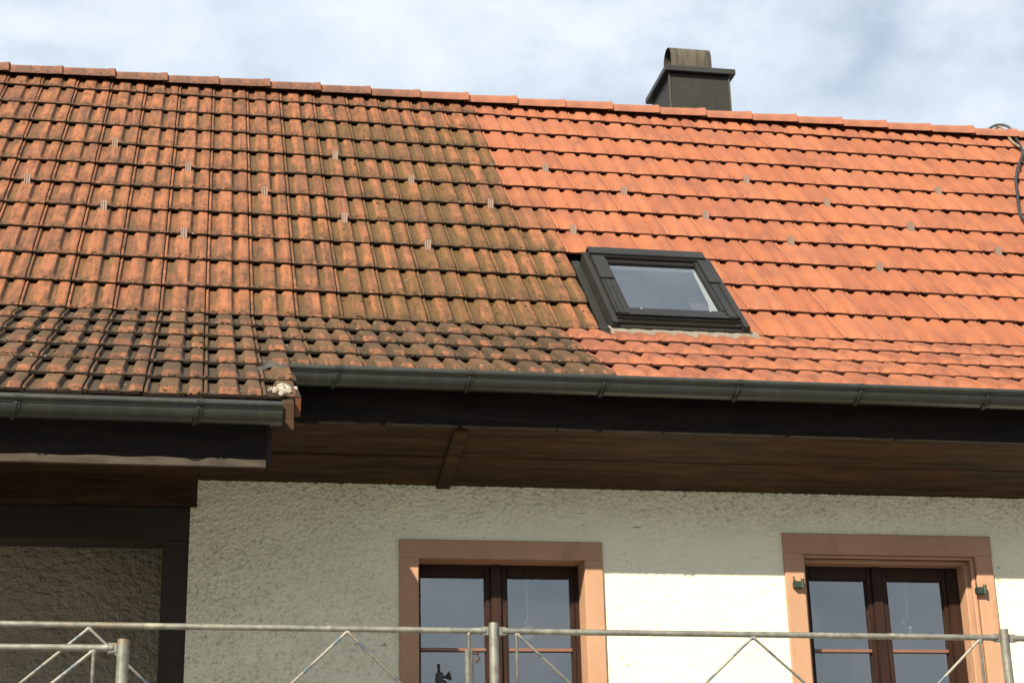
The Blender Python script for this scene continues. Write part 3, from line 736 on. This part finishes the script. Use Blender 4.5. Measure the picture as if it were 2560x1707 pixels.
boxes('apron', [(2.90, 3.475, .046, .0655, .0565, .060), (2.885, 3.490, .010, .039, .0, .036), (2.885, 3.490, -.018, .009, -.01, .022), (2.862, 3.514, -.044, -.0205, -.02, .012), (2.91, 3.46, .022, .028, .0365, .042)], M_zincD, sk, .002, fn=RP)
boxes('skylight_pane', [(2.9612, 3.4163, .1277, .6578, .040, .044)], M_glassS, sk, 0, fn=RP)
def rq(pts): quad(bm, [RP(*p) for p in pts])
bm = bmesh.new()                                     # pale inner lining of the opening
d_ = -.16
rq([(2.958, .12, .03), (2.958, .665, .03), (2.958, .665, d_), (2.958, .12, d_)])
rq([(3.419, .12, .03), (3.419, .665, .03), (3.419, .665, .004), (3.419, .36, -.012), (3.419, .12, -.125)])  # right side cut to the outline of its sunlit triangle
rq([(2.958, .662, .03), (3.419, .662, .03), (3.419, .662, .012), (2.958, .662, .012)]); rq([(2.958, .122, .03), (3.419, .122, .03), (3.419, .122, d_), (2.958, .122, d_)])
link('reveal', bm, M_lining, sk)
bm = bmesh.new()
for pts in ([(2.6, -.1, d_), (2.6, 1.0, d_), (2.958, 1.0, d_), (2.958, -.1, d_)], [(3.425, -.1, d_), (3.425, 1., d_), (3.8, 1., d_), (3.8, -.1, d_)], [(2.6, -.1, -.9), (3.8, -.1, -.9), (3.8, 1., -.9), (2.6, 1., -.9)],
            [(2.6, -.1, d_), (2.6, 1.0, d_), (2.6, 1., -.9), (2.6, -.1, -.9)], [(3.8, -.1, d_), (3.8, 1., d_), (3.8, 1., -.9), (3.8, -.1, -.9)]): rq(pts)
link('attic_room', bm, M_room, sk)
# pale lead apron under the skylight draped on the flare tiles
bm = bmesh.new(); prev = None
for k in range(91):
    x = 2.845 + (3.56 - 2.845) * k / 90
    u = (x / w) % 1.0
    hv = 0
    for (a, ha), (b, hb) in zip(PROF, PROF[1:]):
        if a <= u <= b: hv = ha + (hb - ha) * (u - a) / max(b - a, 1e-9)
    hv = max(hv, 0); q = .055 + .010 * math.sin(k * .9) + .008 * math.sin(k * .37)
    cur = [bm.verts.new(FP(x, -.03, .012)), bm.verts.new(FP(x, .045, .004 + hv * .004)), bm.verts.new(FP(x, q + .020 - .012 * hv, -.012 + hv * HB * .6))]
    if prev:
        for a in range(2): bm.faces.new((prev[a], prev[a + 1], cur[a + 1], cur[a]))
    prev = cur
link('lead_apron', bm, M_pale, sk, smooth=True)

# ---- chimney
ch = boxes('chimney', [(4.098, 4.512, 2.84, 3.30, 1.5, 2.905)], M_sheet, house, .002); ch['label'] = 'square chimney clad in dark sheet metal'
boxes('corner_trim', [(4.086, 4.0975, 2.832, 2.846, 1.9, 2.904), (4.5125, 4.526, 2.832, 2.846, 1.9, 2.904)], M_trim, ch, .001)
boxes('chimney_cap', [(4.056, 4.560, 2.800, 3.33, 2.9055, 2.946)], M_capm, ch, .003)
bm = bmesh.new(); yc, r, zb = 2.915, .092, 2.947
pf = [(yc - r, zb), (yc - r, zb + .06)] + [(yc - r * math.cos(a), zb + .085 + .098 * math.sin(a)) for a in [math.pi * k / 16 for k in range(17)]] + [(yc + r, zb + .06), (yc + r, zb)]
pi_ = [(yc + (y - yc) * .95, zb + (z - zb) * .975) for y, z in pf]
rr_ = [[bm.verts.new((xx, y, z)) for y, z in q] for xx, q in ((4.108, pf), (4.398, pf), (4.398, pi_), (4.108, pi_))]
for a in range(4):
    A, B = rr_[a], rr_[(a + 1) % 4]
    for k in range(len(pf) - 1): bm.faces.new((A[k], A[k + 1], B[k + 1], B[k]))
o = link('chimney_hood', bm, M_hood, ch, smooth=True)
try: o.data.set_sharp_from_angle(angle=rad(40))
except Exception: pass
boxes('flue', [(4.20, 4.36, 2.87, 2.96, 2.9465, 2.985)], M_black, ch, .003)

# ---- mortar and loose metal at the verge corner
bm = bmesh.new(); rs = random.Random(5)
for k in range(26):
    a = rs.uniform(0, 1); x = 1.27 + rs.gauss(0, .022); t = 1.745 + rs.gauss(0, .024)
    if x > 1.318: x = 1.315
    r_ = bmesh.ops.create_icosphere(bm, subdivisions=2, radius=rs.uniform(.006, .017), matrix=Matrix.Translation(FP(x, t, .010)))
    for v in r_['verts']:
        v.co += Vector((rs.uniform(-1, 1), rs.uniform(-1, 1), rs.uniform(-1, 1))) * .0035
link('mortar_patch', bm, M_mortar, house, smooth=True)['label'] = 'white mortar smeared on the corner tile'
bm = bmesh.new()
pts = [(1.318, -1.15, -.600), (1.295, -1.15, -.607), (1.27, -1.155, -.604), (1.245, -1.16, -.606), (1.228, -1.165, -.614), (1.21, -1.175, -.628), (1.195, -1.18, -.625)]
wd = [.004, .006, .010, .013, .016, .016, .003]; prev = None
for p_, h_ in zip(bez(pts, 4), [wd[min(int(k / 4), 6)] + (wd[min(int(k / 4) + 1, 6)] - wd[min(int(k / 4), 6)]) * (k % 4) / 4 for k in range(25)]):
    cur = [bm.verts.new(p_ + Vector((0, -.004, h_ * .5))), bm.verts.new(p_ + Vector((0, .002, -h_ * .5 - .004)))]
    if prev: bm.faces.new((prev[0], prev[1], cur[1], cur[0]))
    prev = cur
bmesh.ops.solidify(bm, geom=bm.faces[:], thickness=.0015)
link('bent_strip', bm, M_silver, house)['label'] = 'bent shiny metal strip at the gutter end'

# ---- cable and rope over the ridge
bm = bmesh.new()
cab = [(6.02, 2.42, 2.17), (6.08, 2.34, 2.29), (6.13, 2.28, 2.348), (6.19, 2.25, 2.366), (6.24, 2.22, 2.335)]
cab += [tuple(RP(x, (11 - r_) * E_ - DL, .026)) for x, r_ in ((6.245, .35), (6.215, .9), (6.15, 1.6), (6.00, 2.5), (5.88, 3.3), (5.79, 4.05), (5.70, 4.8), (5.64, 5.45), (5.66, 6.3), (5.72, 7.2), (5.74, 8.4))]
tube(bm, bez(cab, 7), .0088, 10)
o = link('hose', bm, M_black, None, smooth=True); tag(o, 'black hose hanging over the ridge and down the cleaned tiles', 'hose')
bm = bmesh.new()
rp = [(6.13, 2.44, 2.17), (6.15, 2.36, 2.29), (6.185, 2.25, 2.35)] + [tuple(RP(x, (11 - r_) * E_ - DL, .022)) for x, r_ in ((6.19, .55), (6.18, .85), (6.19, 1.15), (6.24, 1.6), (6.33, 2.0), (6.45, 2.5), (6.5, 3.4), (6.52, 5.0))]
tube(bm, bez(rp, 8), .0085, 8, jitter=.12)
o = link('rope', bm, M_rope, None, smooth=True); tag(o, 'pale beige rope lying over the ridge beside the black hose', 'rope')

# ------------------------------------------------------------------ scaffold
def mkpost(x, y, ztop, r, label, spig=0.0, lean=0.0, extra=None):
    t = thing('scaffold_post', (x, y, GZ), label, 'scaffold post', 'scaffold posts in front of the wall')
    bm = bmesh.new(); tube(bm, [(x - lean * 3, y, GZ + .02), (x, y, ztop)], r, 18)
    if spig: tube(bm, [(x, y, ztop), (x, y, ztop + spig)], r * .38, 12)
    o = link('post_tube', bm, M_galv, t, smooth=True)
    try: o.data.set_sharp_from_angle(angle=rad(50))
    except Exception: pass
    boxes('base_plate', [(x - lean * 3 - .06, x - lean * 3 + .06, y - .06, y + .06, GZ + .001, GZ + .012)], M_galv, t, .001)
    return t
YS = -1.35
pM = mkpost(2.032, YS, -1.5912, .0168, 'scaffold post joining two guardrails in front of the window with plain surround')
pR = mkpost(3.955, YS, -1.600, .0172, 'scaffold post at the right in front of the window with shutter hinges')
pN = mkpost(.793, -2.0, -1.757, .0180, 'thick scaffold post in front of the dark timber post')
pI = mkpost(2.0480, -.72, -1.5915, .0166, 'short scaffold post with bare spigot standing close to the window glass', spig=.062)
bm = bmesh.new()
tube(bm, [(2.064, -.72, -1.604), (2.080, -.73, -1.606), (2.086, -.73, -1.622), (2.074, -.73, -1.640)], .0055, 8)
M_rust = plain('rusty_iron', (.030, .016, .011), (.06, .032, .020), .8, 30, .4)
link('rusty_clip', bm, M_rust, pI)
def rail(x0, z0, x1, z1, y, r, H, braces, label, lugs, y1=None):
    y1 = y if y1 is None else y1
    f = lambda x: z0 + (z1 - z0) * (x - x0) / (x1 - x0)
    t = thing('guardrail', ((x0 + x1) / 2, y, f((x0 + x1) / 2) - H), label, 'guardrail', 'scaffold guardrails')
    bm = bmesh.new(); tube(bm, [(x0 + .03, y, z0), (x1 - .03, y, z1)], r, 14); 
    for s_, xx in ((1, x0), (-1, x1)):
        if (s_ == 1 and 'l' in lugs) or (s_ == -1 and 'r' in lugs):
            a = xx + s_ * .016; zc = f(xx)
            tube(bm, [(xx + s_ * .045, y, f(xx + s_ * .045)), (xx + s_ * .062, y, f(xx + s_ * .062))], [r * 1.15, r], 14)
            box(bm, min(a, a + s_ * .030), max(a, a + s_ * .030), y - .005, y + .005, zc - .016, zc + .015, bev=.003)
    o = link('top_rail', bm, M_galv, t, smooth=True)
    try: o.data.set_sharp_from_angle(angle=rad(45))
    except Exception: pass
    bm = bmesh.new(); tube(bm, [(x0 + .03, y, z0 - H), (x1 - .03, y, z1 - H)], r, 14); link('bottom_rail', bm, M_galv, t, smooth=True)
    for xa, la, xb, lb, rr in braces:        # la/lb: fraction of H below the top rail
        za, zb = f(xa) - la * H - (r if la == 0 else 0), f(xb) - lb * H + (r if lb == 1 else 0)
        bm = bmesh.new(); dv = (Vector((xb, y, zb)) - Vector((xa, y, za))).normalized(); p_ = Vector((xa, y, za)); tube(bm, [p_ - dv * .004, p_ + dv * .004, p_ + dv * .012, Vector((xb, y, zb))], [rr * 1.7, rr * 1.6, rr, rr], 8)
        link('upright' if abs(xa - xb) < .02 else 'brace', bm, M_galv if abs(xa - xb) < .02 else M_brace, t, smooth=True)
    return t
H = .40; br = .0052
rail(.10, -1.605, 2.032, -1.6195, YS, .0108, H, [(.653, 0, .245, .92, br), (.655, 0, 1.06, .95, br), (1.518, 0, 1.13, .95, br), (1.522, 0, 1.91, .95, br), (1.944, 0, 1.944, 1, .0056)],
     'long galvanised guardrail crossing in front of the dark post and plastered wall', 'r')
rail(2.032, -1.6200, 3.955, -1.6312, YS, .0108, H, [(2.1135, 0, 2.1135, 1, .0056), (2.118, 0, 2.53, 1, br), (2.978, 0, 2.55, 1, br), (2.982, 0, 3.41, 1, br), (3.852, 0, 3.43, 1, br), (3.856, 0, 3.856, 1, .0056)],
     'galvanised guardrail in front of the sunlit wall between the two windows', 'lr')
rail(3.955, -1.6330, 5.9, -1.648, YS, .0108, H, [(4.04, 0, 4.04, 1, .0056), (4.044, 0, 4.46, 1, br), (4.9, 0, 4.48, 1, br)],
     'guardrail leaving the picture at the right beyond the last post', 'l')
rail(-.5, -1.780, .793, -1.7820, -2.0, .0105, H, [(.7080, 0, .7100, 1, .0056), (.704, 0, .26, 1, br), (-.18, 0, .24, 1, br)],
     'lower shorter guardrail at the left ending at the thick post', 'r')

# ------------------------------------------------------------------ lamps seen through the panes, black work light
def pendant(x, y, zc, r, cordpts, label, globe_mat):
    t = thing('pendant_lamp', (x, y, zc), label, 'pendant lamp')
    bm = bmesh.new(); bmesh.ops.create_uvsphere(bm, u_segments=24, v_segments=14, radius=r, matrix=Matrix.Translation((x, y, zc)))
    link('globe', bm, globe_mat, t, smooth=True)
    bm = bmesh.new(); tube(bm, cordpts, .0036, 6); tube(bm, [cordpts[-1], (x, y, zc + r * .9)], .004, 6); link('cord', bm, M_globe, t, smooth=True)
    return t
pendant(2.4204, -.03, -1.4107, .0325, [(2.4190, -.03, -.92), (2.4200, -.03, -1.348), (2.4105, -.03, -1.378)], 'white globe lamp hanging on a cord behind the plain surround window', M_globe)
pendant(4.1763, -.03, -1.3828, .0325, [(4.176, -.03, -.92), (4.1700, -.03, -1.3310), (4.1354, -.03, -1.3576)], 'bare round bulb hanging on a cord behind the moulded surround window', M_bulb)
t = thing('work_light', (1.958, -.60, SILL), 'small black clamp light standing before the left pane beside the spigot post', 'work light')
bm = bmesh.new(); box(bm, 1.936, 1.962, -.62, -.58, -1.80, -1.661, bev=.004); link('lamp_body', bm, M_black, t)
bm = bmesh.new(); tube(bm, [(1.962, -.60, -1.679), (1.972, -.60, -1.678), (1.976, -.60, -1.678), (1.992, -.60, -1.674)], [.006, .006, .008, .019], 14); link('cone', bm, M_black, t)
bm = bmesh.new(); tube(bm, [(1.950, -.60, -1.80), (1.950, -.60, SILL - .05)], .008, 8); link('stem', bm, M_black, t)
